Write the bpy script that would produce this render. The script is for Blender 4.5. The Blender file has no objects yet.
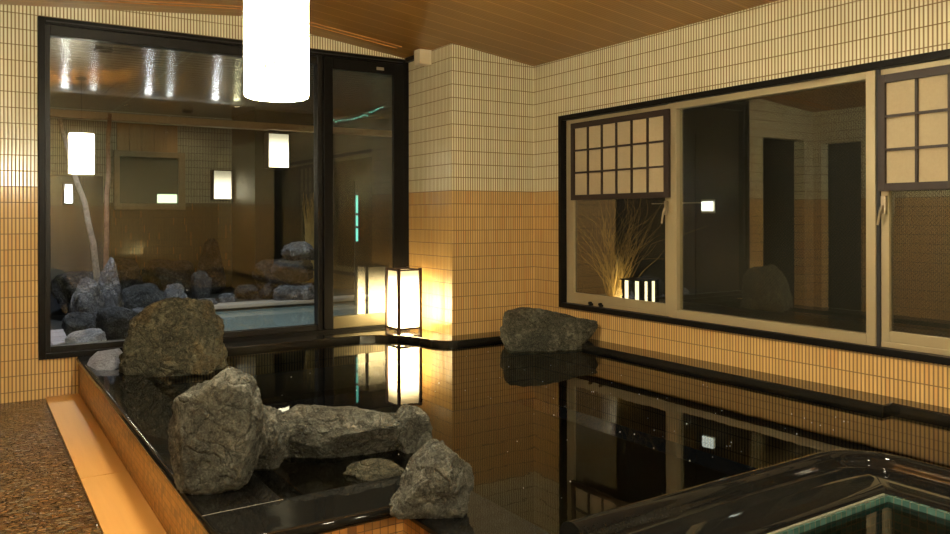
import bpy, bmesh, math, random
from mathutils import Vector, Matrix, noise
random.seed(4)
S = bpy.context.scene
C = S.collection
PI = math.pi

# ------------------------------------------------------------------ node helpers
class NT:
    def __init__(s, name):
        s.m = bpy.data.materials.new(name); s.m.use_nodes = True
        s.t = s.m.node_tree; s.t.nodes.clear()
        s.out = s.t.nodes.new('ShaderNodeOutputMaterial')
    def n(s, typ, **kw):
        nd = s.t.nodes.new(typ)
        for k, v in kw.items():
            if k.startswith('_'):
                setattr(nd, k[1:], v)
        return nd
    def set(s, sock, v):
        if isinstance(v, bpy.types.NodeSocket): s.t.links.new(v, sock)
        else:
            if isinstance(v, tuple) and len(v) == 3 and sock.type == 'RGBA': v = v + (1,)
            sock.default_value = v
    def math(s, op, a, b=None, c=None):
        nd = s.n('ShaderNodeMath', _operation=op)
        s.set(nd.inputs[0], a)
        if b is not None: s.set(nd.inputs[1], b)
        if c is not None: s.set(nd.inputs[2], c)
        return nd.outputs[0]
    def mix(s, f, a, b, mode='MIX'):
        nd = s.n('ShaderNodeMix', _data_type='RGBA', _blend_type=mode)
        s.set(nd.inputs[0], f); s.set(nd.inputs[6], a); s.set(nd.inputs[7], b)
        return nd.outputs[2]
    def coord(s):
        return s.n('ShaderNodeTexCoord').outputs['Object']
    def sep(s, v):
        nd = s.n('ShaderNodeSeparateXYZ'); s.set(nd.inputs[0], v); return nd.outputs
    def comb(s, x, y, z):
        nd = s.n('ShaderNodeCombineXYZ')
        for i, v in enumerate((x, y, z)): s.set(nd.inputs[i], v)
        return nd.outputs[0]
    def noise(s, vec, scale, detail=4, rough=.55, dist=0):
        nd = s.n('ShaderNodeTexNoise'); s.set(nd.inputs['Vector'], vec)
        nd.inputs['Scale'].default_value = scale; nd.inputs['Detail'].default_value = detail
        nd.inputs['Roughness'].default_value = rough; nd.inputs['Distortion'].default_value = dist
        return nd.outputs['Fac']
    def vor(s, vec, scale, feature='F1', out='Distance', rnd=1):
        nd = s.n('ShaderNodeTexVoronoi', _feature=feature); s.set(nd.inputs['Vector'], vec)
        nd.inputs['Scale'].default_value = scale; nd.inputs['Randomness'].default_value = rnd
        return nd.outputs[out]
    def white(s, vec):
        nd = s.n('ShaderNodeTexWhiteNoise'); s.set(nd.inputs['Vector'], vec); return nd.outputs['Value']
    def ramp(s, f, stops):
        nd = s.n('ShaderNodeValToRGB'); s.set(nd.inputs[0], f)
        e = nd.color_ramp.elements
        while len(e) < len(stops): e.new(.5)
        for i, (p, c) in enumerate(stops):
            e[i].position = p; e[i].color = tuple(c) + (1,)
        return nd.outputs[0]
    def bump(s, h, strength, dist=.01, normal=None):
        nd = s.n('ShaderNodeBump'); s.set(nd.inputs['Height'], h)
        nd.inputs['Strength'].default_value = strength; nd.inputs['Distance'].default_value = dist
        if normal is not None: s.set(nd.inputs['Normal'], normal)
        return nd.outputs[0]
    def bsdf(s, col, rough=.5, metal=0, normal=None, spec=None, emis=None, estr=0, coat=0):
        nd = s.n('ShaderNodeBsdfPrincipled')
        s.set(nd.inputs['Base Color'], col); s.set(nd.inputs['Roughness'], rough); s.set(nd.inputs['Metallic'], metal)
        if normal is not None: s.set(nd.inputs['Normal'], normal)
        if spec is not None: s.set(nd.inputs['Specular IOR Level'], spec)
        if emis is not None:
            s.set(nd.inputs['Emission Color'], emis); s.set(nd.inputs['Emission Strength'], estr)
        if coat: nd.inputs['Coat Weight'].default_value = coat; nd.inputs['Coat Roughness'].default_value = .05
        s.t.links.new(nd.outputs[0], s.out.inputs[0])
        return s.m

def plain(name, col, rough=.5, metal=0, **k):
    return NT(name).bsdf(col, rough, metal, **k)
def emit(name, col, st):
    return NT(name).bsdf((.02, .02, .02) if st < 1 else (.6, .6, .6), .5, emis=col, estr=st)

PV, PU, Z0 = .11, .0231, 1.218
CREAM, CREAM2 = (.62, .57, .37), (.73, .68, .47)
TAN, TAN2 = (.53, .335, .125), (.63, .42, .175)
GROUT = (.16, .095, .03)
PAL = (CREAM, CREAM2, TAN, TAN2, GROUT)
def tile_mat(name, axis, pal=None):
    CREAM, CREAM2, TAN, TAN2, GROUT = pal or PAL
    t = NT(name); x = t.sep(t.coord()); a = x[axis]
    u = t.math('DIVIDE', a, PU); v = t.math('DIVIDE', t.math('SUBTRACT', x[2], Z0), PV)
    fu = t.math('FRACT', u); fv = t.math('FRACT', v)
    mu = t.math('MULTIPLY', t.math('MINIMUM', fu, t.math('SUBTRACT', 1, fu)), PU)
    mv = t.math('MULTIPLY', t.math('MINIMUM', fv, t.math('SUBTRACT', 1, fv)), PV)
    def sm(val, lo, hi):
        nd = t.n('ShaderNodeMapRange', _interpolation_type='SMOOTHSTEP')
        t.set(nd.inputs[0], val); nd.inputs[1].default_value = lo; nd.inputs[2].default_value = hi
        return nd.outputs[0]
    mask = t.math('MULTIPLY', sm(mu, .0012, .0072), sm(mv, .0016, .0046))
    cell = t.comb(t.math('FLOOR', u), t.math('FLOOR', v), 0)
    r = t.white(cell)
    cloud = t.noise(t.coord(), 5, 3)
    rr = t.math('ADD', t.math('MULTIPLY', r, .7), t.math('MULTIPLY', cloud, .4))
    up = t.mix(rr, CREAM, CREAM2); lo = t.mix(rr, TAN, TAN2)
    rust = t.math('GREATER_THAN', r, .93)
    lo = t.mix(t.math('MULTIPLY', rust, .35), lo, (.5, .2, .05))
    col = t.mix(t.math('GREATER_THAN', v, 0), lo, up)
    col = t.mix(mask, GROUT, col)
    h = t.math('MULTIPLY', mask, t.math('ADD', 1, t.math('MULTIPLY', t.math('SINE', t.math('MULTIPLY', fu, PI)), .35)))
    tilt = t.math('MULTIPLY', t.math('SUBTRACT', r, .5), t.math('MULTIPLY', fu, .45))
    h = t.math('ADD', h, tilt)
    h = t.math('ADD', h, t.math('MULTIPLY', t.noise(t.coord(), 60, 2), .12))
    rough = t.math('SUBTRACT', .55, t.math('MULTIPLY', mask, .46))
    return t.bsdf(col, rough, normal=t.bump(h, .35, .0012))

def mosaic_mat(name, pitch, c1, c2, c3, grout, rough=.25, gap=.0022):
    t = NT(name); x = t.sep(t.coord())
    geo = t.n('ShaderNodeNewGeometry'); nr = t.sep(geo.outputs['Normal'])
    usex = t.math('GREATER_THAN', t.math('ABSOLUTE', nr[1]), .5)
    flat = t.math('GREATER_THAN', t.math('ABSOLUTE', nr[2]), .7)
    hx = t.math('ADD', t.math('MULTIPLY', x[0], usex), t.math('MULTIPLY', x[1], t.math('SUBTRACT', 1, usex)))
    hx = t.math('ADD', t.math('MULTIPLY', x[0], flat), t.math('MULTIPLY', hx, t.math('SUBTRACT', 1, flat)))
    vz = t.math('ADD', t.math('MULTIPLY', x[1], flat), t.math('MULTIPLY', x[2], t.math('SUBTRACT', 1, flat)))
    u = t.math('DIVIDE', hx, pitch); v = t.math('DIVIDE', vz, pitch)
    fu = t.math('FRACT', u); fv = t.math('FRACT', v)
    m = t.math('MINIMUM', t.math('MINIMUM', fu, t.math('SUBTRACT', 1, fu)), t.math('MINIMUM', fv, t.math('SUBTRACT', 1, fv)))
    mask = t.math('GREATER_THAN', m, gap / pitch)
    r = t.white(t.comb(t.math('FLOOR', u), t.math('FLOOR', v), 0))
    col = t.ramp(r, [(0, c1), (.5, c2), (1, c3)])
    return t.bsdf(t.mix(mask, grout, col), rough, normal=t.bump(mask, .4, .001))

def granite_mat(name, col=(.012, .012, .011), rough=.05, spec=.5):
    t = NT(name); c = t.coord()
    n = t.noise(c, 140, 2); f = t.ramp(n, [(.55, (0, 0, 0)), (.75, (1, 1, 1))])
    k = t.mix(t.math('MULTIPLY', f, .10), col, (.07, .065, .055))
    w = t.noise(c, 14, 3)
    return t.bsdf(k, rough, normal=t.bump(w, .07, .003), spec=spec)

def rock_mat(name, dark, mid, light, moss=None, scale=1, patch=.5, rough=.75):
    t = NT(name); c = t.coord()
    n1 = t.noise(c, 5 * scale, 8, .68, .7); n2 = t.noise(c, 26 * scale, 8, .75, .5)
    n3 = t.noise(c, 120 * scale, 4, .7)
    k = t.math('ADD', t.math('MULTIPLY', n1, .5), t.math('MULTIPLY', n2, .5))
    col = t.ramp(k, [(.36, dark), (.5, mid), (.66, light)])
    col = t.mix(t.ramp(n3, [(.4, (0, 0, 0)), (.8, (.6, .6, .6))]), col, light)
    # pale mineral veins with a shape of their own
    vein = t.vor(t.mix(.35, c, t.comb(n1, n2, n1)), 7 * scale, 'DISTANCE_TO_EDGE')
    vm = t.ramp(vein, [(0, (.55, .55, .55)), (.035, (0, 0, 0))])
    col = t.mix(t.math('MULTIPLY', vm, t.ramp(n2, [(.48, (0, 0, 0)), (.6, (1, 1, 1))])), col, light)
    if moss is not None:
        pm = t.ramp(t.noise(c, 3.2 * scale, 5, .6, .4), [(patch, (0, 0, 0)), (patch + .1, (1, 1, 1))])
        col = t.mix(t.math('MULTIPLY', pm, n2), col, moss)
    warp = t.mix(.12, c, t.comb(t.noise(c, 9 * scale, 3), n2, t.noise(c, 8 * scale, 4)))
    crk = t.math('MINIMUM', t.vor(warp, 16 * scale, 'DISTANCE_TO_EDGE'), .12)
    h = t.math('ADD', t.math('MULTIPLY', n2, 1.6), t.math('MULTIPLY', n3, .35))
    h = t.math('ADD', h, t.math('MULTIPLY', crk, 5))
    h = t.math('ADD', h, t.math('MULTIPLY', t.noise(c, 13 * scale, 3, .6, 1.2), 1.5))
    col = t.mix(t.ramp(crk, [(0, (.6, .6, .6)), (.05, (0, 0, 0))]), col, dark)
    return t.bsdf(col, rough, normal=t.bump(h, 1, .028), spec=.35)

def wood_mat(name, c1, c2, along=0, rough=.4, scale=6):
    t = NT(name); x = t.sep(t.coord())
    s = [30, 30, 30]; s[along] = 1.5
    v = t.comb(*[t.math('MULTIPLY', x[i], s[i]) for i in range(3)])
    n = t.noise(v, scale / 6, 4, .6, .5)
    return t.bsdf(t.mix(n, c1, c2), rough, normal=t.bump(n, .1, .002))

def glass_mat(name, ior=1.9, wired=False, axis=0, tint=(.93, .95, .92)):
    t = NT(name)
    geo = t.n('ShaderNodeNewGeometry'); dt = t.n('ShaderNodeVectorMath', _operation='DOT_PRODUCT')
    t.set(dt.inputs[0], geo.outputs['Incoming']); t.set(dt.inputs[1], geo.outputs['Normal'])
    ca = t.math('ABSOLUTE', dt.outputs['Value']); f5 = t.math('POWER', t.math('SUBTRACT', 1, ca), 5)
    frv = t.math('ADD', ior, t.math('MULTIPLY', f5, 1 - ior))
    gl = t.n('ShaderNodeBsdfGlossy'); gl.inputs['Roughness'].default_value = .012
    gl.inputs['Color'].default_value = (.95, .95, .92, 1)
    tr = t.n('ShaderNodeBsdfTransparent'); tr.inputs[0].default_value = tint + (1,)
    mx = t.n('ShaderNodeMixShader')
    t.t.links.new(frv, mx.inputs[0]); t.t.links.new(tr.outputs[0], mx.inputs[1]); t.t.links.new(gl.outputs[0], mx.inputs[2])
    last = mx.outputs[0]
    if wired:
        x = t.sep(t.coord()); a = x[axis]; p = .022
        d1 = t.math('FRACT', t.math('DIVIDE', t.math('ADD', a, x[2]), p)); d2 = t.math('FRACT', t.math('DIVIDE', t.math('SUBTRACT', a, x[2]), p))
        w = t.math('MINIMUM', d1, d2); wm = t.math('LESS_THAN', w, .10)
        df = t.n('ShaderNodeBsdfPrincipled'); df.inputs['Base Color'].default_value = (.14, .13, .10, 1)
        df.inputs['Metallic'].default_value = .6; df.inputs['Roughness'].default_value = .4
        m2 = t.n('ShaderNodeMixShader'); t.set(m2.inputs[0], t.math('MULTIPLY', wm, .22))
        t.t.links.new(last, m2.inputs[1]); t.t.links.new(df.outputs[0], m2.inputs[2]); last = m2.outputs[0]
    t.t.links.new(last, t.out.inputs[0]); return t.m

def water_mat(name, tint, ior=1.45, bump=.03, sc=7, dist=.01, milk=0, milkcol=(.3, .4, .4)):
    t = NT(name); c = t.coord()
    h = t.math('ADD', t.noise(c, sc, 2, .5), t.math('MULTIPLY', t.noise(c, sc * 4, 2), .12))
    nrm = t.bump(h, bump, dist)
    fr = t.n('ShaderNodeFresnel'); fr.inputs[0].default_value = ior; t.set(fr.inputs[1], nrm)
    gl = t.n('ShaderNodeBsdfGlossy'); gl.inputs['Roughness'].default_value = .01; t.set(gl.inputs['Normal'], nrm)
    tr = t.n('ShaderNodeBsdfTransparent'); tr.inputs[0].default_value = tint + (1,)
    body = tr.outputs[0]
    if milk:
        df = t.n('ShaderNodeBsdfDiffuse'); df.inputs[0].default_value = milkcol + (1,)
        mm = t.n('ShaderNodeMixShader'); mm.inputs[0].default_value = milk
        t.t.links.new(body, mm.inputs[1]); t.t.links.new(df.outputs[0], mm.inputs[2]); body = mm.outputs[0]
    mx = t.n('ShaderNodeMixShader')
    t.t.links.new(fr.outputs[0], mx.inputs[0]); t.t.links.new(body, mx.inputs[1]); t.t.links.new(gl.outputs[0], mx.inputs[2])
    t.t.links.new(mx.outputs[0], t.out.inputs[0]); return t.m

# ------------------------------------------------------------------ materials
M = {}
M['tile_x'] = tile_mat('wall tiles along x', 0)
M['tile_dim'] = tile_mat('wall tiles darkened for dim outdoors', 0, ((.34, .32, .26), (.42, .40, .32), (.13, .10, .055), (.17, .13, .07), (.06, .045, .025)))  # wall tile palette darkened for dim outdoor light, upper band lifted for reflections
M['tile_y'] = tile_mat('wall tiles along y', 1)
M['granite'] = granite_mat('polished black granite', (.007, .007, .0065), .04, .22)
M['ledge'] = granite_mat('wet grey granite ledge', (.012, .011, .009), .07, .65)
M['black'] = plain('black painted aluminium', (.007, .0065, .006), .4, spec=.08)
M['black2'] = plain('dark bronze aluminium', (.012, .011, .010), .4, 0, spec=.15)
M['champ'] = plain('champagne aluminium', (.36, .30, .18), .38, .35)
M['brown'] = wood_mat('dark stained wood', (.014, .007, .004), (.024, .012, .007), 2, .6)
M['paper'] = NT('shoji paper')
_t = M['paper']; M['paper'] = _t.bsdf(_t.mix(_t.noise(_t.coord(), 60, 4, .7), (.32, .26, .155), (.41, .335, .205)), .8)
M['gap'] = plain('black rubber seal', (.006, .006, .006), .6)
M['glass'] = glass_mat('clear window glass', .05)
M['wired_x'] = glass_mat('wired glass', .06, True, 0)
M['wired_y'] = glass_mat('wired glass side', .14, True, 1)
M['wired_y'] = M['wired_y']
M['water'] = water_mat('dark still bath water', (.42, .40, .30), 1.5, .028, 5)
M['water2'] = water_mat('small bath water', (.42, .50, .44), 1.36, .03, 6)
M['water3'] = water_mat('milky outdoor bath water', (.3, .4, .4), 1.33, .08, 9, .01, .8, (.17, .22, .21))
M['side'] = mosaic_mat('brown mosaic', .030, (.34, .15, .04), (.48, .25, .07), (.16, .075, .03), (.11, .06, .025), .3, .0016)
M['teal'] = mosaic_mat('teal mosaic', .0286, (.03, .075, .065), (.04, .10, .09), (.06, .135, .12), (.10, .12, .09), .2)
M['basin'] = granite_mat('dark basin stone', (.035, .033, .024), .5)
M['rock_grey'] = rock_mat('grey craggy rock', (.014, .0145, .012), (.086, .089, .072), (.32, .325, .275))
M['rock_moss'] = rock_mat('mossy brown rock', (.009, .010, .007), (.044, .045, .028), (.22, .205, .13), (.15, .10, .035), 1, .52)
M['rock_dark'] = rock_mat('dark green rock', (.008, .009, .006), (.028, .032, .021), (.26, .25, .18), None)
M['rock_out'] = rock_mat('pale outdoor rock', (.02, .02, .023), (.07, .07, .08), (.42, .42, .45), None, 1)
M['rock_outd'] = rock_mat('dark outdoor rock', (.006, .006, .006), (.016, .016, .017), (.16, .16, .17), None, 1)
M['quartz'] = rock_mat('pale split stone', (.20, .21, .26), (.40, .42, .50), (.66, .68, .76), None, 1.5, rough=.3)
M['box'] = plain('cream plastic', (.55, .47, .31), .45)
M['metal'] = plain('brushed steel', (.45, .40, .30), .3, .9)
M['slate'] = plain('dark slate panel', (.018, .020, .025), .4)
M['char'] = plain('charcoal panel', (.018, .017, .015), .45)
M['pine'] = wood_mat('pine boards', (.22, .13, .055), (.34, .21, .10), 2, .5)
M['bark_w'] = rock_mat('pale bark', (.10, .07, .05), (.30, .25, .20), (.55, .5, .43), None, 3)
M['bark_r'] = rock_mat('red brown bark', (.12, .05, .03), (.28, .14, .08), (.42, .26, .17), None, 3)
M['straw'] = plain('dry straw', (.30, .21, .07), .7)
M['cable'] = plain('black cable', (.02, .015, .01), .5)
M['earth'] = plain('dark ground', (.02, .02, .018), .8)
M['paving'] = mosaic_mat('pale outdoor paving', .3, (.34, .30, .30), (.38, .34, .34), (.42, .37, .37), (.15, .12, .12), .5, .008)

def pebble_mat():
    t = NT('brown pebble floor'); c = t.coord()
    x = t.sep(c)
    v = t.comb(t.math('MULTIPLY', x[0], .75), t.math('MULTIPLY', x[1], 1.25), 0)
    v = t.mix(.03, v, t.comb(t.noise(c, 20, 2), t.noise(c, 23, 2), 0))
    d = t.vor(v, 44, 'F1'); colr = t.vor(v, 44, 'F1', 'Color'); e = t.vor(v, 44, 'DISTANCE_TO_EDGE')
    cc = t.sep(colr)
    col = t.ramp(cc[0], [(0, (.035, .015, .006)), (.3, (.11, .046, .014)), (.6, (.20, .10, .030)), (.85, (.09, .065, .03)), (1, (.22, .17, .09))])
    em = t.ramp(e, [(0, (0, 0, 0)), (.14, (1, 1, 1))])
    col = t.mix(em, (.03, .017, .008), col)
    h = t.math('SUBTRACT', t.math('ADD', t.math('MULTIPLY', em, .6), t.math('MULTIPLY', cc[1], .5)), t.math('MULTIPLY', d, .9))
    return t.bsdf(col, .10, normal=t.bump(h, 1, .008))
M['pebble'] = pebble_mat()

def ceiling_mat(name, c1, c2, line, pitch=.27, ridge=.0, metal=0):
    t = NT(name); c = t.coord(); x = t.sep(c)
    v = t.comb(t.math('MULTIPLY', x[0], 1.2), t.math('MULTIPLY', x[1], 24), 0)
    n = t.noise(v, 1.5, 4, .6)
    f = t.math('FRACT', t.math('DIVIDE', x[1], pitch)); m = t.math('MULTIPLY', t.math('MINIMUM', f, t.math('SUBTRACT', 1, f)), pitch)
    lm = t.math('LESS_THAN', m, .006)
    b = t.white(t.comb(t.math('FLOOR', t.math('DIVIDE', x[1], pitch)), 0, 0))
    col = t.mix(t.math('ADD', t.math('MULTIPLY', n, .7), t.math('MULTIPLY', b, .3)), c1, c2)
    col = t.mix(t.math('MULTIPLY', lm, .8), col, line)
    r = t.math('SINE', t.math('MULTIPLY', x[1], 2 * PI / .027))
    h = t.math('ADD', t.math('MULTIPLY', r, ridge), t.math('MULTIPLY', t.math('LESS_THAN', m, .004), -.5))
    return t.bsdf(col, .22 if metal else .3, metal, normal=t.bump(h, .5, .002))
M['ceil'] = ceiling_mat('orange brown ceiling boards', (.205, .090, .012), (.31, .148, .024), (.50, .26, .085), .172, .3)
M['ceil_out'] = ceiling_mat('grey outdoor ceiling slats', (.42, .38, .30), (.58, .53, .44), (.12, .09, .06), .135, .6, .5)

# ------------------------------------------------------------------ mesh helpers
def link(name, bm, mat, parent=None, smooth=False, angle=None):
    me = bpy.data.meshes.new(name); bmesh.ops.recalc_face_normals(bm, faces=bm.faces[:])
    bm.to_mesh(me); bm.free()
    o = bpy.data.objects.new(name, me); C.objects.link(o)
    me.materials.append(mat if isinstance(mat, bpy.types.Material) else M[mat])
    if smooth:
        me.polygons.foreach_set('use_smooth', [True] * len(me.polygons))
        if angle: me.set_sharp_from_angle(angle=math.radians(angle))
    if parent: o.parent = parent; o.matrix_parent_inverse = Matrix.Translation(parent.location).inverted() if parent.location.length else Matrix()
    return o
def box(bm, x0, x1, y0, y1, z0, z1, bev=0):
    vs = [bm.verts.new((x, y, z)) for x in (x0, x1) for y in (y0, y1) for z in (z0, z1)]
    F = [(0, 1, 3, 2), (4, 6, 7, 5), (0, 4, 5, 1), (2, 3, 7, 6), (0, 2, 6, 4), (1, 5, 7, 3)]
    fs = [bm.faces.new([vs[i] for i in f]) for f in F]
    if bev:
        es = list({e for f in fs for e in f.edges})
        bmesh.ops.bevel(bm, geom=es, offset=bev, segments=2, profile=.6, affect='EDGES')
    return vs
def boxes(lst, bev=0):
    bm = bmesh.new()
    for b in lst: box(bm, *b, bev=bev)
    return bm
def tube(bm, pts, r, seg=8, cap=True):
    pts = [Vector(p) for p in pts]; rs = r if isinstance(r, (list, tuple)) else [r] * len(pts)
    rings = []; prev = None
    for i, p in enumerate(pts):
        d = (pts[min(i + 1, len(pts) - 1)] - pts[max(i - 1, 0)]).normalized()
        a = prev if prev is not None else (Vector((0, 0, 1)) if abs(d.z) < .9 else Vector((1, 0, 0)))
        s = (a - d * a.dot(d)).normalized(); prev = s; q = d.cross(s)
        rings.append([bm.verts.new(p + (s * math.cos(2 * PI * k / seg) + q * math.sin(2 * PI * k / seg)) * rs[i]) for k in range(seg)])
    for a, b in zip(rings, rings[1:]):
        for k in range(seg): bm.faces.new((a[k], a[(k + 1) % seg], b[(k + 1) % seg], b[k]))
    if cap: bm.faces.new(rings[0][::-1]); bm.faces.new(rings[-1])
def lathe(bm, prof, cx, cy, seg=40):
    rings = [[bm.verts.new((cx + r * math.cos(2 * PI * k / seg), cy + r * math.sin(2 * PI * k / seg), z)) for k in range(seg)] for r, z in prof]
    for a, b in zip(rings, rings[1:]):
        for k in range(seg): bm.faces.new((a[k], a[(k + 1) % seg], b[(k + 1) % seg], b[k]))
    return rings
def quad(bm, pts): bm.faces.new([bm.verts.new(p) for p in pts])
def thing(name, label, cat, loc=(0, 0, 0), group=None):
    o = bpy.data.objects.new(name, None); C.objects.link(o); o.location = loc; o.empty_display_size = .1
    return tag(o, label, cat, group)
def tag(o, label, cat, group=None, kind=None):
    o['label'] = label; o['category'] = cat
    if group: o['group'] = group
    if kind: o['kind'] = kind
    return o
def struct(o): o['kind'] = 'structure'; return o
def kid(name, bm, mat, par, **k):
    # vertices are given in world space; the parent empty stands at its own spot
    bmesh.ops.translate(bm, verts=bm.verts[:], vec=-par.location)
    o = link(name, bm, mat, None, **k); o.parent = par; return o

def copy_thing(root, loc, label):
    r = root.copy(); C.objects.link(r); r.location = loc; r['label'] = label
    for ch in list(root.children):
        c = ch.copy(); C.objects.link(c); c.parent = r
        for g in ch.children:
            d = g.copy(); C.objects.link(d); d.parent = c
    return r

# ------------------------------------------------------------------ room shell
YW, XR = 6.32, 4.2          # window wall plane, right wall plane
XC, YC = 3.353, 5.54        # corner pier
FZ = -.28
def ceil_z(x): return 2.434 + .124 * (3.353 - x) if x > 1.85 else 2.620 - .088 * (1.85 - x)
bm = bmesh.new(); box(bm, -1.1, 1.3, -3.4, 6.47, FZ - .1, FZ)
struct(link('floor', bm, 'pebble'))
bm = bmesh.new()
xs = [-1.1, 1.85, 4.4]
for a, b in zip(xs, xs[1:]):
    za, zb = ceil_z(a), ceil_z(b) if b < 4.3 else ceil_z(4.4)
    if a == 1.85: za = ceil_z(1.8501)
    vs = [bm.verts.new(p) for p in ((a, -3.4, za), (b, -3.4, zb), (b, 6.5, zb), (a, 6.5, za), (a, -3.4, za + .1), (b, -3.4, zb + .1), (b, 6.5, zb + .1), (a, 6.5, za + .1))]
    for f in ((0, 1, 2, 3), (4, 5, 6, 7), (0, 1, 5, 4), (1, 2, 6, 5), (2, 3, 7, 6), (3, 0, 4, 7)): bm.faces.new([vs[i] for i in f])
struct(link('ceiling', bm, 'ceil'))
# walls: back wall with the doorway on the left and the big window
T = .15
bm = boxes([(-.925, -.73, YW, YW + T, FZ, 2.9), (-.73, .12, YW, YW + T, 2.0, 2.9), (.12, .414, YW, YW + T, FZ, 2.9),
            (.414, XC, YW, YW + T, 2.42, 2.9), (.414, XC, YW, YW + T, FZ, 0.0)])
struct(link('wall_back', bm, 'tile_x'))
bm = boxes([(XC, XR, YC, YW + T, -.6, 2.6)])
pier = link('wall_corner', bm, 'tile_x'); struct(pier)
pier.data.materials.append(M['tile_y'])
for p in pier.data.polygons:
    if abs(p.normal.x) > .5: p.material_index = 1
WY0, WY1, WZ0, WZ1 = .2, 5.18, .237, 1.848
bm = boxes([(XR, XR + T, WY1, YC, -.6, 2.6), (XR, XR + T, WY0, WY1, WZ1, 2.6), (XR, XR + T, WY0, WY1, -.6, WZ0), (XR, XR + T, -3.4, WY0, -.6, 2.6)])
struct(link('wall_right', bm, 'tile_y'))
bm = boxes([(-1.075, -.925, 6.2, YW + T, FZ, 2.9), (-1.075, -.925, 5.65, 6.2, 1.95, 2.9), (-1.075, -.925, -3.4, 5.65, FZ, 2.9)])
struct(link('wall_left', bm, 'tile_y'))
struct(link('wall_front', boxes([(-.925, XR, -3.4, -3.25, -.6, 2.9)]), 'tile_x'))
# dark rooms behind the two doorways
struct(link('wall_passage', boxes([(-1.6, .3, 7.6, 7.7, FZ, 2.6), (-1.7, -1.6, 5.3, 7.7, FZ, 2.6), (.2, .3, YW + T, 7.6, FZ, 2.6), (-1.6, -1.075, 5.2, 5.3, FZ, 2.6), (-1.6, .3, YW + T, 7.7, 2.6, 2.7), (-1.7, -1.075, 5.2, YW + T, 2.6, 2.7), (-1.7, .3, YW + T, 7.7, FZ - .1, FZ), (-1.7, -1.1, 5.2, YW + T, FZ - .1, FZ)]), 'char'))
# ceiling ridge line and the wooden cornice battens beside the window wall
bm = bmesh.new(); box(bm, 1.842, 1.858, -3.2, 6.3, 2.606, 2.618)
struct(link('trim_1', bm, plain('pale ridge strip', (.6, .55, .45), .3)))
def slopebar(bm, xa, xb, y0, y1, dz0, dz1):
    vs = []
    for x in (xa, xb):
        z = ceil_z(x if x != 1.85 else (1.8499 if xb == 1.85 else 1.8501))
        for y in (y0, y1):
            for dz in (dz0, dz1): vs.append(bm.verts.new((x, y, z + dz)))
    for f in [(0, 1, 3, 2), (4, 6, 7, 5), (0, 4, 5, 1), (2, 3, 7, 6), (0, 2, 6, 4), (1, 5, 7, 3)]: bm.faces.new([vs[i] for i in f])
bm = bmesh.new()
for yy in (5.98, 6.06):
    slopebar(bm, -.9, 1.85, yy, yy + .009, -.007, -.001); slopebar(bm, 1.85, 3.12, yy, yy + .009, -.007, -.001)
struct(link('trim_2', bm, wood_mat('orange batten', (.45, .19, .045), (.55, .24, .06), 0, .4)))

# ------------------------------------------------------------------ big window and sliding door in the back wall
w1 = thing('window_1', 'x', 'x', (1.5, YW, 0)); del w1['label']; del w1['category']; struct(w1)
X0, X1 = .414, XC
fr = boxes([(X0, X0 + .045, YW - .03, YW + .1, 0, 2.42), (X1 - .05, X1, YW - .03, YW + .1, 0, 2.42),
            (X0 + .045, X1 - .05, YW - .03, YW + .1, 2.375, 2.42), (X0 + .045, X1 - .05, YW - .03, YW + .1, 0, .04)], .004)
kid('window_frame', fr, 'black', w1)
kid('inner_frame', boxes([(X0 + .045, X0 + .077, YW + .0, YW + .08, .04, 2.375), (X0 + .077, 2.49, YW, YW + .08, 2.30, 2.375), (X0 + .077, 2.49, YW, YW + .08, .04, .085)], .003), 'black2', w1)
kid('head_groove', boxes([(X0 + .05, X1 - .06, YW - .034, YW - .0301, 2.388, 2.396)]), 'gap', w1)
kid('mullion', boxes([(2.49, 2.535, YW - .01, YW + .08, .04, 2.375)], .004), 'black2', w1)
kid('window_glass', boxes([(X0 + .077, 2.49, YW + .04, YW + .046, .085, 2.30)]), 'glass', w1)
d1 = thing('door_1', 'x', 'x', (2.9, YW, .04)); del d1['label']; del d1['category']; struct(d1)
ys0, ys1 = YW - .035, YW + .005
kid('sash', boxes([(2.538, 2.62, ys0, ys1, .045, 2.37), (3.20, 3.30, ys0, ys1, .045, 2.37), (2.62, 3.20, ys0, ys1, 2.27, 2.37)], .004), 'black', d1)
kid('bottom_rail', boxes([(2.62, 3.20, ys0, ys1, .045, .15)], .004), plain('olive bronze rail', (.10, .085, .045), .35, .3), d1)
kid('door_glass', boxes([(2.62, 3.20, YW - .018, YW - .012, .15, 2.27)]), 'wired_x', d1)
kid('closer_plate', boxes([(3.03, 3.10, ys0 - .006, ys0, 2.30, 2.325)], .001), 'metal', d1)

# ------------------------------------------------------------------ window band in the right wall
w2 = thing('window_2', 'x', 'x', (XR, 2.7, WZ0)); del w2['label']; del w2['category']; struct(w2)
F = .04; D = .10
kid('window_frame', boxes([(XR - .015, XR + D, WY1 - F, WY1, WZ0, WZ1), (XR - .015, XR + D, WY0, WY0 + F, WZ0, WZ1),
     (XR - .015, XR + D, WY0 + F, WY1 - F, WZ1 - F, WZ1), (XR - .015, XR + D, WY0 + F, WY1 - F, WZ0, WZ0 + F)], .003), 'black', w2)
za, zb = WZ0 + F, WZ1 - F
xa, xb = XR + .02, XR + .085
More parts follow.
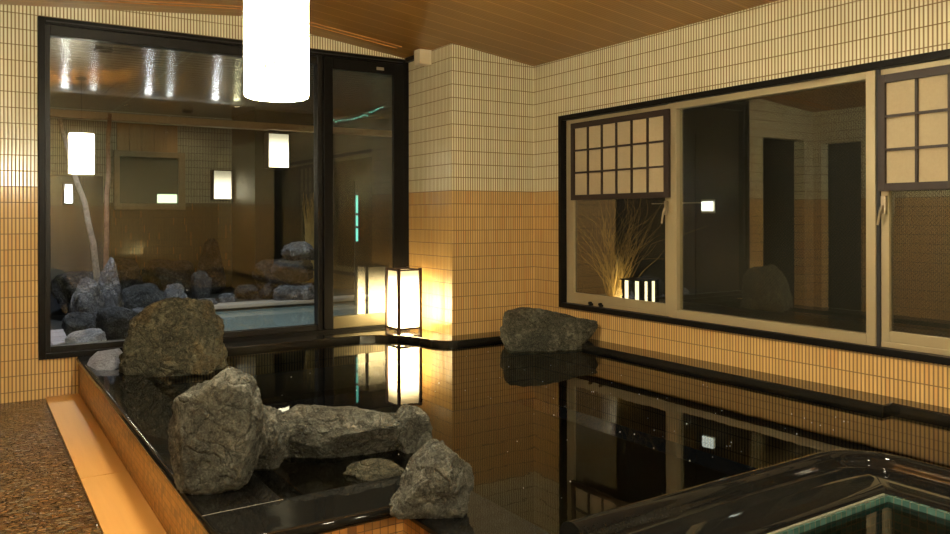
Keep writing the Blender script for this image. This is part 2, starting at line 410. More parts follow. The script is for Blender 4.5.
# fixed aluminium members
kid('aluminium_frame', boxes([(xa + .02, xb, 5.095, 5.14, za, zb), (xa, xb, 3.90, 3.975, za, zb), (xa, xb, 2.445, 2.50, za, zb),
     (xa, xb, 2.50, 3.90, zb - .045, zb), (xa, xb, 2.50, 3.90, za, za + .06), (xa + .02, xb, 3.975, 5.095, zb - .03, zb), (xa + .02, xb, 3.975, 5.095, za, za + .03),
     (xa + .02, xb, WY0 + F, 2.445, zb - .03, zb), (xa + .02, xb, WY0 + F, 2.445, za, za + .03)], .003), 'champ', w2)
kid('seal', boxes([(xa + .01, xb - .01, 2.425, 2.445, za, zb)]), 'gap', w2)
def sash(y0, y1):
    a, b = za + .03, zb - .03
    kid('sash', boxes([(xa + .02, xb - .02, y1 - .045, y1, a, b), (xa + .02, xb - .02, y0, y0 + .05, a, b),
         (xa + .02, xb - .02, y0 + .05, y1 - .045, b - .05, b), (xa + .02, xb - .02, y0 + .05, y1 - .045, a, a + .06)], .003), 'champ', w2)
    kid('window_glass', boxes([(xa + .04, xa + .045, y0 + .05, y1 - .045, a + .06, b - .05)]), 'wired_y', w2)
sash(3.975, 5.095)
sash(1.30, 2.425)
kid('window_glass', boxes([(xa + .035, xa + .04, 2.50, 3.90, za + .06, zb - .045)]), 'wired_y', w2)
kid('window_glass', boxes([(xa + .035, xa + .04, WY0 + F, 1.30, za + .03, zb - .03)]), 'wired_y', w2)
def handle(y, z):
    h = kid('handle', boxes([(xa - .006, xa + .02, y - .014, y + .014, z - .07, z + .03)], .004), 'metal', w2)
    bm = bmesh.new(); tube(bm, [(xa - .012, y, z - .02), (xa - .022, y + .005, z - .05), (xa - .026, y + .018, z - .13)], [.008, .008, .006], 8)
    o = link('lever', bm, 'metal'); o.parent = h; o.location = -w2.location + Vector((0, 0, 0))
    bmesh_t = o.location.copy()
handle(3.997, 1.08); handle(2.40, 1.08)
for y in (4.82, 4.70, 2.02):
    bm = bmesh.new(); box(bm, xa - .004, xa + .02, y - .016, y + .016, za + .004, za + .022, .003); tube(bm, [(xa - .012, y, za + .024), (xa + .012, y, za + .024)], .012, 10)
    kid('sash_stop', bm, 'black', w2)

def shoji(y0, label):
    s = thing('shoji_screen', label, 'window screen', (XR, y0, 1.135), 'paper lattice screens over the top of the right wall windows')
    W, z0, z1 = 1.075, 1.135, 1.768; y1 = y0 + W; x0, x1 = XR - .014, XR + .012
    kid('screen_frame', boxes([(x0, x1, y0, y0 + .045, z0, z1), (x0, x1, y1 - .038, y1, z0, z1), (x0, x1, y0 + .045, y1 - .038, z1 - .045, z1), (x0, x1, y0 + .045, y1 - .038, z0, z0 + .042)], .002), 'brown', s)
    ya, yb, zc, zd = y0 + .045, y1 - .038, z0 + .042, z1 - .045
    L = []
    for k in range(1, 6):
        y = ya + (yb - ya) * k / 6; L.append((x0 + .004, x1 - .006, y - .007, y + .007, zc, zd))
    for k in range(1, 3):
        z = zc + (zd - zc) * k / 3; L.append((x0 + .003, x1 - .007, ya, yb, z - .007, z + .007))
    kid('lattice', boxes(L), 'brown', s)
    kid('paper', boxes([(XR + .003, XR + .005, ya, yb, zc, zd)]), 'paper', s)
shoji(3.945, 'dark wooden shoji lattice screen over the window nearest the corner pier')
shoji(1.335, 'dark wooden shoji lattice screen cut off by the right edge of the photo')

# ------------------------------------------------------------------ pools
def offset_path(pts, s, closed=False):
    out = []
    for i, p in enumerate(pts):
        p = Vector(p)
        a = (p - Vector(pts[i - 1])).normalized() if i > 0 else None
        b = (Vector(pts[i + 1]) - p).normalized() if i < len(pts) - 1 else None
        if a is None: a = b
        if b is None: b = a
        na, nb = Vector((-a.y, a.x)), Vector((-b.y, b.x))
        n = (na + nb).normalized(); k = 1 / max(.3, n.dot(na))
        out.append(p + n * s * k)
    return out
def arc(cx, cy, r, a0, a1, n=8):
    return [(cx + r * math.cos(math.radians(a0 + (a1 - a0) * i / n)), cy + r * math.sin(math.radians(a0 + (a1 - a0) * i / n))) for i in range(n + 1)]
def sweep(pts, prof, closed_prof=True):
    bm = bmesh.new(); cols = []
    for s, z in prof:
        cols.append([bm.verts.new((p.x, p.y, z)) for p in offset_path(pts, s)])
    m = len(prof)
    for j in range(m if closed_prof else m - 1):
        a, b = cols[j], cols[(j + 1) % m]
        for i in range(len(pts) - 1): bm.faces.new((a[i], a[i + 1], b[i + 1], b[i]))
    if closed_prof:
        bm.faces.new([c[0] for c in cols]); bm.faces.new([c[-1] for c in cols][::-1])
    return bm
WL = -.022                    # water level of the main bath
pool = thing('bathing_pool', 'large black granite indoor bath with mosaic side, filling the room', 'bath', (2.3, 3.5, FZ))
def main_path(o):
    x, y, r = .652 + o, 2.43 + o, max(.15 - o, .0)
    if r > .001: c = arc(x + r, y + r, r, 180, 270, 8)
    else: c = [(x + .0004 * i, y + .0004 * (8 - i)) for i in range(9)]
    return [(x, 6.318), (x, 4.6), (x, 3.2)] + c + [(1.262 + o, y), (1.262 + o, -3.2)]
def small_path(o):
    x, y, r = 3.12 - o, 1.93 - o, max(.27 - o, 0)
    if r > .001: c = arc(x - r, y - r, r, 0, 90, 10)
    else: c = [(x - .0002 * i, y - .0002 * (10 - i)) for i in range(11)]
    return [(x, -3.2), (x, .8)] + c + [(2.2, y), (1.56, y)]
def psweep(path, prof):
    bm = bmesh.new(); cols = [[bm.verts.new((px_, py_, z)) for px_, py_ in path(o)] for o, z in prof]; m = len(prof)
    for j in range(m):
        a, b = cols[j], cols[(j + 1) % m]
        for i in range(len(a) - 1): bm.faces.new((a[i], a[i + 1], b[i + 1], b[i]))
    bm.faces.new([c[0] for c in cols]); bm.faces.new([c[-1] for c in cols][::-1]); return bm
rim_prof = [(.02, -.045), (.004, -.036), (0, -.022), (.004, -.008), (.012, -.0015), (.018, 0), (.024, 0), (.274, 0), (.28, 0), (.285, -.006), (.285, -.045)]
kid('rim', psweep(main_path, rim_prof), 'granite', pool, smooth=True, angle=50)
for s0, z0_ in ((.285, -.05), (.35, -.09), (.41, -.13), (.47, -.17)):
    kid('rim_step', psweep(main_path, [(s0, z0_), (s0 + .06, z0_), (s0 + .06, z0_ - .05), (s0, z0_ - .05)]), 'granite', pool)
# joints between the rim slabs
M['joint'] = plain('light grout line', (.30, .29, .25), .4)
for yy in (2.705,):
    kid('slab_joint', boxes([(.656, .935, yy - .0013, yy + .0013, -.001, .0006)]), 'joint', pool)
kid('mosaic_side', psweep(main_path, [(.018, FZ), (.018, -.045), (.2, -.045), (.2, FZ)]), 'side', pool)
kid('basin', boxes([(.93, XR, -3.2, YW, -.75, -.70)]), 'basin', pool)

whirl = thing('small_bath', 'small sunken bath with teal mosaic inside and rounded black granite rim', 'bath', (2.1, .6, -.7))
wp = [(0, -.70), (0, -.02)] + [(.058 - .058 * math.cos(math.radians(t_)), .0 + .058 * math.sin(math.radians(t_))) for t_ in range(0, 151, 15)] + \
     [(.112, .018), (.124, .010), (.15, .010), (.20, .018), (.25, .025), (.335, .029), (.355, .028), (.368, .024), (.376, .016), (.38, .004), (.38, -.02), (.38, -.70)]
kid('rim', psweep(small_path, wp), 'granite', whirl, smooth=True, angle=40)
kid('mosaic_wall', boxes([(1.56, 2.735, 1.535, 1.56, -.69, .012), (2.725, 2.75, -3.2, 1.535, -.69, .012)]), 'teal', whirl)
kid('mosaic_edge', boxes([(1.56, 2.722, 1.545, 1.552, .0121, .016)]), plain('pale edge strip', (.2, .2, .15), .4), whirl)
kid('mosaic_floor', boxes([(1.56, 2.725, -3.2, 1.535, -.695, -.60)]), 'teal', whirl)
def sheet(pts, z):
    bm = bmesh.new(); bm.faces.new([bm.verts.new((x, y, z)) for x, y in pts]); return bm
wt = link('pool_water', sheet([(.932, 6.0), (.932, 2.712), (1.54, 2.712), (1.54, 1.9), (2.95, 1.9), (3.10, 1.7), (3.12, -3.2), (4.19, -3.2), (4.19, 6.0)], WL), 'water')
tag(wt, 'dark still water of the large bath mirroring the walls', 'water', kind='stuff')
wt2 = link('small_bath_water', sheet([(1.57, -3.2), (2.724, -3.2), (2.724, 1.534), (1.57, 1.534)], -.008), 'water2')
tag(wt2, 'clear water in the small teal mosaic bath', 'water', kind='stuff')
# granite ledge round the walls
lp = [(.94, 5.98), (2.72, 5.97)] + [(2.84, 5.93), (2.93, 5.87), (2.99, 5.80), (3.04, 5.71), (3.08, 5.60)] + [(3.10, 5.50)] + arc(3.30, 5.50, .20, 180, 270, 8) + [(3.975, 5.30), (3.975, 2.265), (4.06, 2.265), (4.06, -3.2)]
bk = [(XR, -3.2), (XR, YC), (XC, YC), (XC, YW), (.94, YW)]
bm = bmesh.new()
for z in (.02,): pass
top = [bm.verts.new((x, y, .02)) for x, y in lp + bk]; f = bm.faces.new(top)
r = bmesh.ops.extrude_face_region(bm, geom=[f]); bmesh.ops.translate(bm, verts=[v for v in r['geom'] if isinstance(v, bmesh.types.BMVert)], vec=(0, 0, -.07))
led = link('stone_ledge', bm, 'ledge')
bv = led.modifiers.new('b', 'BEVEL'); bv.width = .006; bv.segments = 2; bv.limit_method = 'ANGLE'
tag(led, 'polished grey granite ledge running round the foot of the walls', 'ledge')
# boards beside the bath
for i, (ya, yb, lab) in enumerate([(4.25, 6.315, 'orange wooden drain board at the foot of the big window wall'), (1.2, 4.245, 'long orange wooden drain board beside the bath, nearest the viewer')]):
    o = link('drain_board', boxes([(.455, .668, ya, yb, FZ, FZ + .012)], .002), 'board' if 'board' in M else M.setdefault('board', wood_mat('wet orange board', (.56, .30, .085), (.66, .37, .11), 1, .5)))
    tag(o, lab, 'board', 'orange boards between the pebble floor and the bath')

# ------------------------------------------------------------------ rocks
def rock(name, loc, size, seed, mat, label, rotz=0, sub=5, rough=.19, cuts=10, group=None, taper=0, lean=(0, 0), flat=.0, blocky=2.6, cat='rock'):
    bm = bmesh.new(); bmesh.ops.create_icosphere(bm, subdivisions=sub, radius=1)
    rnd = random.Random(seed); off = Vector((rnd.uniform(-50, 50), rnd.uniform(-50, 50), rnd.uniform(-50, 50)))
    planes = []
    for _ in range(cuts):
        n = Vector((rnd.gauss(0, 1), rnd.gauss(0, 1), rnd.gauss(0, .7))).normalized(); planes.append((n, rnd.uniform(.70, .92)))
    c, s = math.cos(rotz), math.sin(rotz)
    for v in bm.verts:
        p = v.co.copy()
        k = (abs(p.x) ** blocky + abs(p.y) ** blocky + abs(p.z) ** blocky) ** (-1 / blocky); p *= k
        for n, d in planes:
            e = p.dot(n) - d
            if e > 0: p -= n * e * .96
        q = p * 1.3 + off
        w_ = Vector((noise.noise(q * 2), noise.noise(q * 2 + Vector((7, 0, 0))), noise.noise(q * 2 + Vector((0, 7, 0))))) * .35
        rg = 1 - abs(noise.noise((q + w_) * 2.3)) * 2; rg2 = 1 - abs(noise.noise((q + w_) * 5.5)) * 2; rg3 = 1 - abs(noise.noise((q + w_) * 12)) * 2
        p += p.normalized() * rough * (noise.noise(q) * .9 + noise.noise(q * 2.6) * .45 - (rg ** 3 if rg > 0 else 0) * .30 - (rg2 ** 3 if rg2 > 0 else 0) * .16 - (rg3 if rg3 > 0 else 0) * .09 + noise.noise(q * 22) * .09 + .15)
        t = 1 - taper * (p.z * .5 + .5)
        p.x *= t; p.y *= t
        p = Vector((p.x * size[0], p.y * size[1], p.z * size[2]))
        p.x += lean[0] * (p.z + size[2]); p.y += lean[1] * (p.z + size[2])
        p = Vector((p.x * c - p.y * s, p.x * s + p.y * c, p.z))
        if p.z < -size[2] + flat: p.z = -size[2] + flat
        v.co = p
    zmin = min(v.co.z for v in bm.verts)
    bmesh.ops.translate(bm, verts=bm.verts[:], vec=(0, 0, -zmin))
    o = link(name, bm, mat, None, smooth=True); o.location = loc
    return tag(o, label, cat, group)
G = 'rocks set round the edge of the indoor bath'
A = math.radians
rock('rock', (3.845, 4.86, -.05), (.37, .21, .19), 11, 'rock_dark', 'long dark rock with pale streaks in the far corner below the lattice window', rotz=A(150), group=G, flat=.05, rough=.13, blocky=5, sub=6, cuts=5)
rock('rock', (1.21, 5.49, -.022), (.43, .28, .26), 5, 'rock_moss', 'broad mossy brown rock standing in front of the big window', rotz=A(-20), group=G, flat=.05, rough=.16, taper=.38, blocky=3.6, sub=6, cuts=7)
rock('rock', (.770, 2.985, 0), (.185, .16, .235), 21, 'rock_grey', 'tall rounded grey rock on the left rim, biggest of the front rocks', rotz=A(-25), group=G, flat=.03, rough=.16, blocky=2.6, sub=6)
rock('rock', (1.02, 3.21, -.03), (.125, .11, .155), 33, 'rock_grey', 'lumpy grey rock tucked behind the tall front rock', rotz=A(20), group=G, flat=.03)
rock('rock', (1.31, 3.20, -.05), (.31, .15, .145), 44, 'rock_grey', 'long low flat-topped rock between the front rocks', rotz=A(-30), group=G, flat=.03, rough=.15, sub=6, blocky=3.2)
rock('rock', (1.629, 3.055, -.05), (.095, .09, .12), 52, 'rock_grey', 'small pale pointed rock at the right end of the long low rock', rotz=A(10), group=G, flat=.02)
rock('rock', (1.349, 2.843, -.05), (.13, .08, .05), 61, 'rock_moss', 'low brown rock lying in the water before the long rock', rotz=A(-33), group=G, flat=.02, sub=4)
rock('rock', (1.325, 2.32, 0), (.18, .15, .13), 74, 'rock_grey', 'wedge-shaped grey rock on the bath corner nearest the viewer', rotz=A(-30), group=G, flat=.02, taper=.6, rough=.15, sub=6, lean=(.10, -.05))
bm = bmesh.new()
for p in ((.672, 5.90, 0), (.70, 6.02, 0), (.92, 6.0, 0), (.90, 5.78, 0), (.80, 5.60, 0), (.70, 5.66, 0), (.70, 5.97, .035), (.74, 5.92, .085), (.88, 5.92, .095), (.90, 5.83, .06), (.80, 5.66, .02), (.78, 5.80, .07), (.72, 5.72, .02)): bm.verts.new(p)
bmesh.ops.convex_hull(bm, input=bm.verts[:])
bmesh.ops.bevel(bm, geom=bm.edges[:], offset=.004, segments=1, affect='EDGES')
o = link('stone', bm, 'quartz'); tag(o, 'small pale bluish split stone on the bath rim below the corner of the big window', 'stone')

# ------------------------------------------------------------------ floor lantern in the corner
lan = thing('floor_lantern', 'glowing square paper floor lantern on the ledge in the corner', 'lamp', (3.125, 5.95, .02))
lx0, lx1, ly0, ly1, lz0, lz1 = 3.035, 3.24, 5.88, 6.10, .05, .556
def lampglow(name, lo, hi, zc, zs):
    t = NT(name); x = t.sep(t.coord())
    d = t.math('DIVIDE', t.math('ABSOLUTE', t.math('SUBTRACT', x[2], zc)), zs)
    nd = t.n('ShaderNodeMapRange', _interpolation_type='SMOOTHSTEP'); t.set(nd.inputs[0], d)
    nd.inputs[3].default_value = hi; nd.inputs[4].default_value = lo
    return t.bsdf((.7, .6, .4), .6, emis=(1, .74, .34), estr=nd.outputs[0])
kid('paper_panel', boxes([(lx0 + .006, lx1 - .006, ly0 + .006, ly1 - .006, lz0 + .012, lz1 - .012)]), lampglow('lantern paper', .35, 17, .18, .33), lan)
wl = M['lamp_wood'] = wood_mat('lantern wood', (.03, .012, .006), (.05, .02, .01), 2)
for a, b in ((lx0, ly0), (lx1, ly0), (lx0, ly1), (lx1, ly1)):
    kid('post', boxes([(a - .012, a + .012, b - .012, b + .012, 0.02, .566)], .002), wl, lan)
kid('top_frame', boxes([(lx0 + .012, lx1 - .012, ly0 - .006, ly0 + .006, lz1 - .012, lz1), (lx0 + .012, lx1 - .012, ly1 - .006, ly1 + .006, lz1 - .012, lz1),
     (lx0 - .006, lx0 + .006, ly0 + .012, ly1 - .012, lz1 - .012, lz1), (lx1 - .006, lx1 + .006, ly0 + .012, ly1 - .012, lz1 - .012, lz1)]), wl, lan)
kid('bottom_frame', boxes([(lx0 + .012, lx1 - .012, ly0 - .006, ly0 + .006, lz0 - .004, lz0 + .014), (lx0 + .012, lx1 - .012, ly1 - .006, ly1 + .006, lz0 - .004, lz0 + .014),
     (lx0 - .006, lx0 + .006, ly0 + .012, ly1 - .012, lz0 - .004, lz0 + .014), (lx1 - .006, lx1 + .006, ly0 + .012, ly1 - .012, lz0 - .004, lz0 + .014)]), wl, lan)

# sensor box on the pier
sb = thing('junction_box', 'small cream box fixed under the ceiling on the corner pier', 'box', (3.30, 5.92, 2.31))
kid('casing', boxes([(3.235, 3.353, 5.87, 5.97, 2.31, 2.436)], .004), 'box', sb)
kid('cable_cover', boxes([(3.31, 3.353, 5.97, 6.28, 2.395, 2.432)], .003), 'black', sb)

# ------------------------------------------------------------------ pendant lamps
def shade_mat():
    t = NT('printed pendant shade'); c = t.coord()
    v = t.vor(c, 75, 'F1')
    ds = t.n('ShaderNodeVectorMath', _operation='DISTANCE'); t.set(ds.inputs[0], c); ds.inputs[1].default_value = (-.055, -.113, .14)
    spot = t.math('MULTIPLY', t.math('LESS_THAN', v, .42), t.math('LESS_THAN', ds.outputs['Value'], .055))
    col = t.mix(spot, (1, .90, .64), (1, .85, .28))
    st = t.math('SUBTRACT', 60, t.math('MULTIPLY', spot, 59.75))
    return t.bsdf((.7, .6, .4), .5, emis=col, estr=st)
M['shade'] = shade_mat()
def pendant(x, y, label):
    cz = ceil_z(x)
    p = thing('pendant_lamp', label, 'lamp', (x, y, 1.484), 'cylindrical pendant lamps over the bath')
    R = .127
    bm = bmesh.new(); lathe(bm, [(R * .90, 1.484), (R * .985, 1.489), (R, 1.50), (R, 1.90), (R * .97, 1.925), (R * .965, 1.924), (R * .985, 1.89), (R * .985, 1.505), (R * .88, 1.49)], x, y, 48)
    kid('lamp_shade', bm, 'shade', p, smooth=True, angle=60)
    bm = bmesh.new(); rg = lathe(bm, [(R * .88, 1.486), (.001, 1.486)], x, y, 48)
    kid('diffuser', bm, emit('pendant diffuser', (1, .90, .64), 40), p)
    bm = bmesh.new(); lathe(bm, [(.012, 1.90), (.035, 1.90), (.035, 1.95), (.012, 1.98)], x, y, 16)
    for k in range(3):
        a = k * 2 * PI / 3; tube(bm, [(x, y, 1.93), (x + R * .97 * math.cos(a), y + R * .97 * math.sin(a), 1.915)], .003, 6)
    kid('socket', bm, 'cable', p)
    bm = bmesh.new(); pts = [(x, y, 1.97), (x, y, 2.2), (x, y, cz - .03)]
    tube(bm, pts, .006, 8)
    loop = [(x, y, cz - .20), (x + .04, y, cz - .13), (x + .08, y + .01, cz - .06), (x + .15, y, cz - .17), (x + .22, y, cz - .2), (x + .28, y, cz - .1), (x + .38, y, cz - .02)]
    tube(bm, loop, .005, 8)
    kid('cord', bm, 'cable', p)
    bm = bmesh.new(); lathe(bm, [(.001, cz - .03), (.05, cz - .03), (.055, cz - .015), (.055, cz - .002)], x, y, 24)
    kid('ceiling_rose', bm, 'cable', p)
    L = bpy.data.lights.new('bulb', 'SPOT'); L.energy = 70; L.color = (1, .72, .40); L.shadow_soft_size = .03; L.spot_size = A(120); L.spot_blend = .6
    lo = bpy.data.objects.new('bulb_light', L); C.objects.link(lo); lo.parent = p; lo.location = (0, 0, .56 - .0); lo.rotation_euler = (PI, 0, 0)
    return p
p0 = pendant(1.051, 3.105, 'glowing cylindrical pendant lamp hanging before the big window')
pendant(.62, -2.5, 'cylindrical pendant lamp at the back of the room behind the viewer')

# ------------------------------------------------------------------ outdoor bath behind the big window
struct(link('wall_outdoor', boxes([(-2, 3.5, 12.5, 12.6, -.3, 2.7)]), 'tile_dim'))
struct(link('wall_dark', boxes([(3.5, 6.5, 11.3, 12.6, -.3, 2.7), (6.5, 6.6, 5.0, 12.6, -.3, 2.7)]), 'char'))
struct(link('ceiling_outdoor', boxes([(.3, 6.6, YW + T, 12.6, 2.56, 2.66)]), 'ceil_out'))
struct(link('floor_outdoor', boxes([(.3, 1.9, YW + T, 12.5, -.2, -.10), (1.9, 4.6, 9.6, 12.5, -.2, -.10), (4.6, 6.5, 5.9, 12.5, -.2, -.10), (1.9, 4.6, YW + T, 6.62, -.2, -.02)]), 'earth'))
pv = link('paving', boxes([(.42, 1.5, YW + T + .01, 8.6, -.099, -.085)], 0), 'paving')
tag(pv, 'pale stone paving outside the lower left corner of the big window', 'paving')
struct(link('wall_partition', boxes([(.3, 1.32, 10.0, 10.08, -.3, 1.48)]), 'slate'))
ob = link('outdoor_water', sheet([(1.9, 6.62), (4.6, 6.62), (4.6, 9.6), (1.9, 9.6)], -.13), 'water3')
tag(ob, 'milky grey blue water of the outdoor bath behind the glass', 'water', kind='stuff')
struct(link('floor_outdoor_basin', boxes([(1.9, 4.6, 6.62, 9.6, -.6, -.55)]), 'earth'))
kerb = link('bath_kerb', boxes([(1.9, 4.6, 9.55, 9.85, -.10, -.055)], .01), plain('pale kerb stone', (.30, .26, .22), .4))
tag(kerb, 'pale flat stone kerb on the far side of the outdoor bath', 'kerb')
# framed wall mirror and pine panel
mr = thing('framed_window', 'wood framed window on the far outdoor wall', 'window', (2.25, 12.5, 1.12))
kid('wooden_frame', boxes([(1.78, 1.86, 12.42, 12.5, 1.12, 1.98), (2.68, 2.78, 12.42, 12.5, 1.12, 1.98), (1.86, 2.68, 12.42, 12.5, 1.90, 1.98), (1.86, 2.68, 12.42, 12.5, 1.12, 1.21)], .004), wood_mat('weathered frame', (.20, .15, .09), (.28, .21, .13), 2), mr)
kid('dim_pane', boxes([(1.86, 2.68, 12.46, 12.47, 1.21, 1.90)]), plain('dim pane', (.10, .11, .09), .12), mr)
kid('pane_glow', boxes([(2.38, 2.66, 12.445, 12.455, 1.22, 1.35)]), emit('pane glow', (.8, 1, .6), .7), mr)  # glowing patch put in for the bright lamp spot in the pane
pp = link('pine_panel', boxes([(1.83 + .17 * k, 1.995 + .17 * k, 12.46, 12.5, 1.985, 2.39) for k in range(5)], .003), 'pine')
tag(pp, 'panel of upright pine boards above the framed outdoor window', 'panel')
def wall_lamp(x, y, z, w, h, st, label, mat='slate', name='wall_lantern', col=(1, .88, .62), fade=.12):
    p = thing(name, label, 'lamp', (x, y, z), 'lamps outside the big window')
    d = w * .5
    t = .018
    gm = NT('lamp glass'); gx_ = gm.sep(gm.coord()); mr_ = gm.n('ShaderNodeMapRange', _interpolation_type='SMOOTHSTEP'); gm.set(mr_.inputs[0], gx_[2])
    mr_.inputs[1].default_value = h * .25; mr_.inputs[2].default_value = h * .95; mr_.inputs[3].default_value = st; mr_.inputs[4].default_value = st * fade
    kid('shade', boxes([(x - w / 2 + t, x + w / 2 - t, y - d, y - .03, z + t, z + h - t)], .004), gm.bsdf((.4, .38, .3), .5, emis=col, estr=mr_.outputs[0]), p)
    kid('cage', boxes([(x - w / 2, x - w / 2 + t, y - d - .004, y, z, z + h), (x + w / 2 - t, x + w / 2, y - d - .004, y, z, z + h), (x - w / 2 + t, x + w / 2 - t, y - d - .004, y, z, z + t), (x - w / 2 + t, x + w / 2 - t, y - d - .004, y, z + h - t, z + h)], .002), 'lamp_wood', p)
    kid('back_plate', boxes([(x - w / 2 + t, x + w / 2 - t, y - .03, y, z + t, z + h - t)]), 'cable', p)
    return p
wall_lamp(3.80, 11.3, 1.71, .33, .52, 2.2, 'big square lantern high on the dark panel outside the window')
wall_lamp(3.32, 12.5, 1.27, .30, .47, 1.2, 'smaller dark framed lantern on the tiled outdoor wall')
wall_lamp(.955, 10.0, 1.15, .115, .25, 4, 'small white lamp on the slate partition at far left of the window', col=(.85, .92, 1))
# trees
def trunk(pts, r0, r1, mat, label, name='tree_trunk'):
    bm = bmesh.new(); P = []; n = len(pts)
    for i in range(n - 1):
        for k in range(4):
            f = k / 4; q = Vector(pts[i]).lerp(Vector(pts[i + 1]), f); q += Vector((noise.noise(q * 3), noise.noise(q * 3 + Vector((9, 9, 9))), 0)) * .02; P.append(q)
    P.append(Vector(pts[-1])); tube(bm, P, [r0 + (r1 - r0) * i / (len(P) - 1) for i in range(len(P))], 10)
    o = link(name, bm, mat, None, smooth=True); tag(o, label, 'tree', 'bare trunks in the outdoor rock garden')
trunk([(1.10, 8.62, -.1), (1.09, 8.62, .35), (1.05, 8.65, .75), (.97, 8.7, 1.15), (.87, 8.75, 1.5), (.77, 8.8, 2.0)], .036, .020, 'bark_w', 'pale leaning tree trunk, left of the two beyond the glass')
trunk([(1.22, 8.98, -.1), (1.22, 8.98, .6), (1.22, 9.0, 1.2), (1.24, 9.0, 1.6), (1.26, 9.05, 2.1)], .028, .020, 'bark_r', 'upright reddish tree trunk, right of the two beyond the glass')
GO = 'rocks of the outdoor bath beyond the glass'
def px(x, y, Y):   # helper used once to turn sightings into world metres
    pass
R2 = [
 ((1.150, 8.340, -0.090), (0.149, 0.144, 0.348), 101, 'rock_out', 'tall upright pale rock, highest beyond the glass', dict(taper=.35, lean=(.02, 0))),
 ((.92, 8.15, -.09), (.20, .18, .27), 102, 'rock_out', 'pale pointed rock left of the tall upright rock', dict(taper=.4)),
 ((.82, 7.55, -.09), (.15, .16, .15), 103, 'rock_outd', 'dark rock low in the left corner of the big window', {}),
 ((1.08, 7.45, -.09), (.20, .18, .17), 104, 'rock_outd', 'dark jagged rock in front of the tall upright rock', {}),
 ((0.830, 7.070, -0.085), (0.170, 0.120, 0.100), 105, 'quartz', 'glassy pale rock at the bottom left of the big window', {}),
 ((1.33, 7.6, -.09), (.14, .14, .15), 106, 'rock_out', 'broken grey rock at the foot of the tall upright rock', {}),
 ((1.720, 9.880, -0.100), (0.300, 0.220, 0.170), 107, 'rock_outd', 'low domed dark rock right of the tall upright rock', {}),
 ((2.110, 9.960, -0.100), (0.145, 0.136, 0.160), 108, 'rock_out', 'squarish grey rock above the mossy indoor rock', {}),
 ((2.460, 10.170, -0.100), (0.144, 0.120, 0.225), 109, 'rock_outd', 'dark rock with a white top on the far side of the outdoor bath', {}),
 ((2.400, 9.720, -0.080), (0.220, 0.100, 0.060), 110, 'rock_out', 'flat pale slab at the left end of the kerb', {}),
 ((2.750, 10.070, -0.100), (0.112, 0.084, 0.080), 111, 'rock_out', 'small bright rock on the kerb', {}),
 ((3.010, 10.120, -0.060), (0.150, 0.112, 0.105), 112, 'rock_outd', 'left one of the paired dark rocks behind the kerb', {}),
 ((3.320, 10.050, -0.060), (0.165, 0.112, 0.112), 113, 'rock_outd', 'right one of the paired dark rocks behind the kerb', {}),
 ((3.560, 9.780, -0.100), (0.290, 0.220, 0.140), 114, 'rock_out', 'bottom boulder of the stacked rocks by the sliding door', {}),
 ((3.560, 9.860, 0.150), (0.310, 0.220, 0.170), 115, 'rock_outd', 'middle boulder of the stacked rocks by the sliding door', {}),
 ((3.640, 9.900, 0.430), (0.260, 0.200, 0.130), 116, 'rock_out', 'top boulder of the stacked rocks by the sliding door', {}),
 ((2.950, 11.600, -0.100), (0.238, 0.175, 0.405), 117, 'rock_outd', 'dark boulder before the tiled outdoor wall, under the framed lantern', dict(taper=.4)),
 ((2.35, 11.5, -.10), (.40, .3, .27), 118, 'rock_outd', 'broad dark boulder at the foot of the tiled outdoor wall', {}),
 ((3.75, 10.9, -.10), (.45, .25, .27), 119, 'rock_outd', 'dark boulder below the big square lantern', {}),
 ((1.62, 11.2, -.10), (.36, .3, .30), 120, 'rock_outd', 'dark boulder between the two tree trunks and the far wall', {}),
 ((1.05, 9.55, -.10), (.32, .25, .27), 121, 'rock_outd', 'dark boulder at the foot of the slate partition', {}),
]
for loc, sz, sd, mt, lab, kw in R2:
    rock('rock', loc, sz, sd, mt, lab, rotz=A(sd * 37 % 60 - 30), sub=4, group=GO, flat=.02, rough=.18, cuts=11, **kw)
# sheaf of straw by the stacked rocks
def sheaf(cx, cy, z0, n, h, spread, r, seed, cat, label, name, lean=.3):
    rnd = random.Random(seed); bm = bmesh.new()
    for _ in range(n):
        a = rnd.uniform(0, 2 * PI); d = rnd.uniform(0, spread); hh = h * rnd.uniform(.45, 1)
        b = Vector((cx + rnd.gauss(0, .02), cy + rnd.gauss(0, .02), z0)); dx, dy = math.cos(a) * d, math.sin(a) * d
        pts = [b, b + Vector((dx * .25, dy * .25, hh * .35)), b + Vector((dx * .6, dy * .6, hh * .7)), b + Vector((dx, dy, hh * (1 - lean * d)))]
        pts = [p + Vector((rnd.gauss(0, .012), rnd.gauss(0, .012), 0)) for p in pts]
        tube(bm, pts, [r, r * .8, r * .6, r * .2], 4)
    o = link(name, bm, 'straw'); return tag(o, label, cat)
sheaf(3.98, 10.35, .1, 90, 1.25, .12, .008, 3, 'plant', 'upright sheaf of straw above the stacked rocks by the sliding door', 'straw_sheaf', 0)
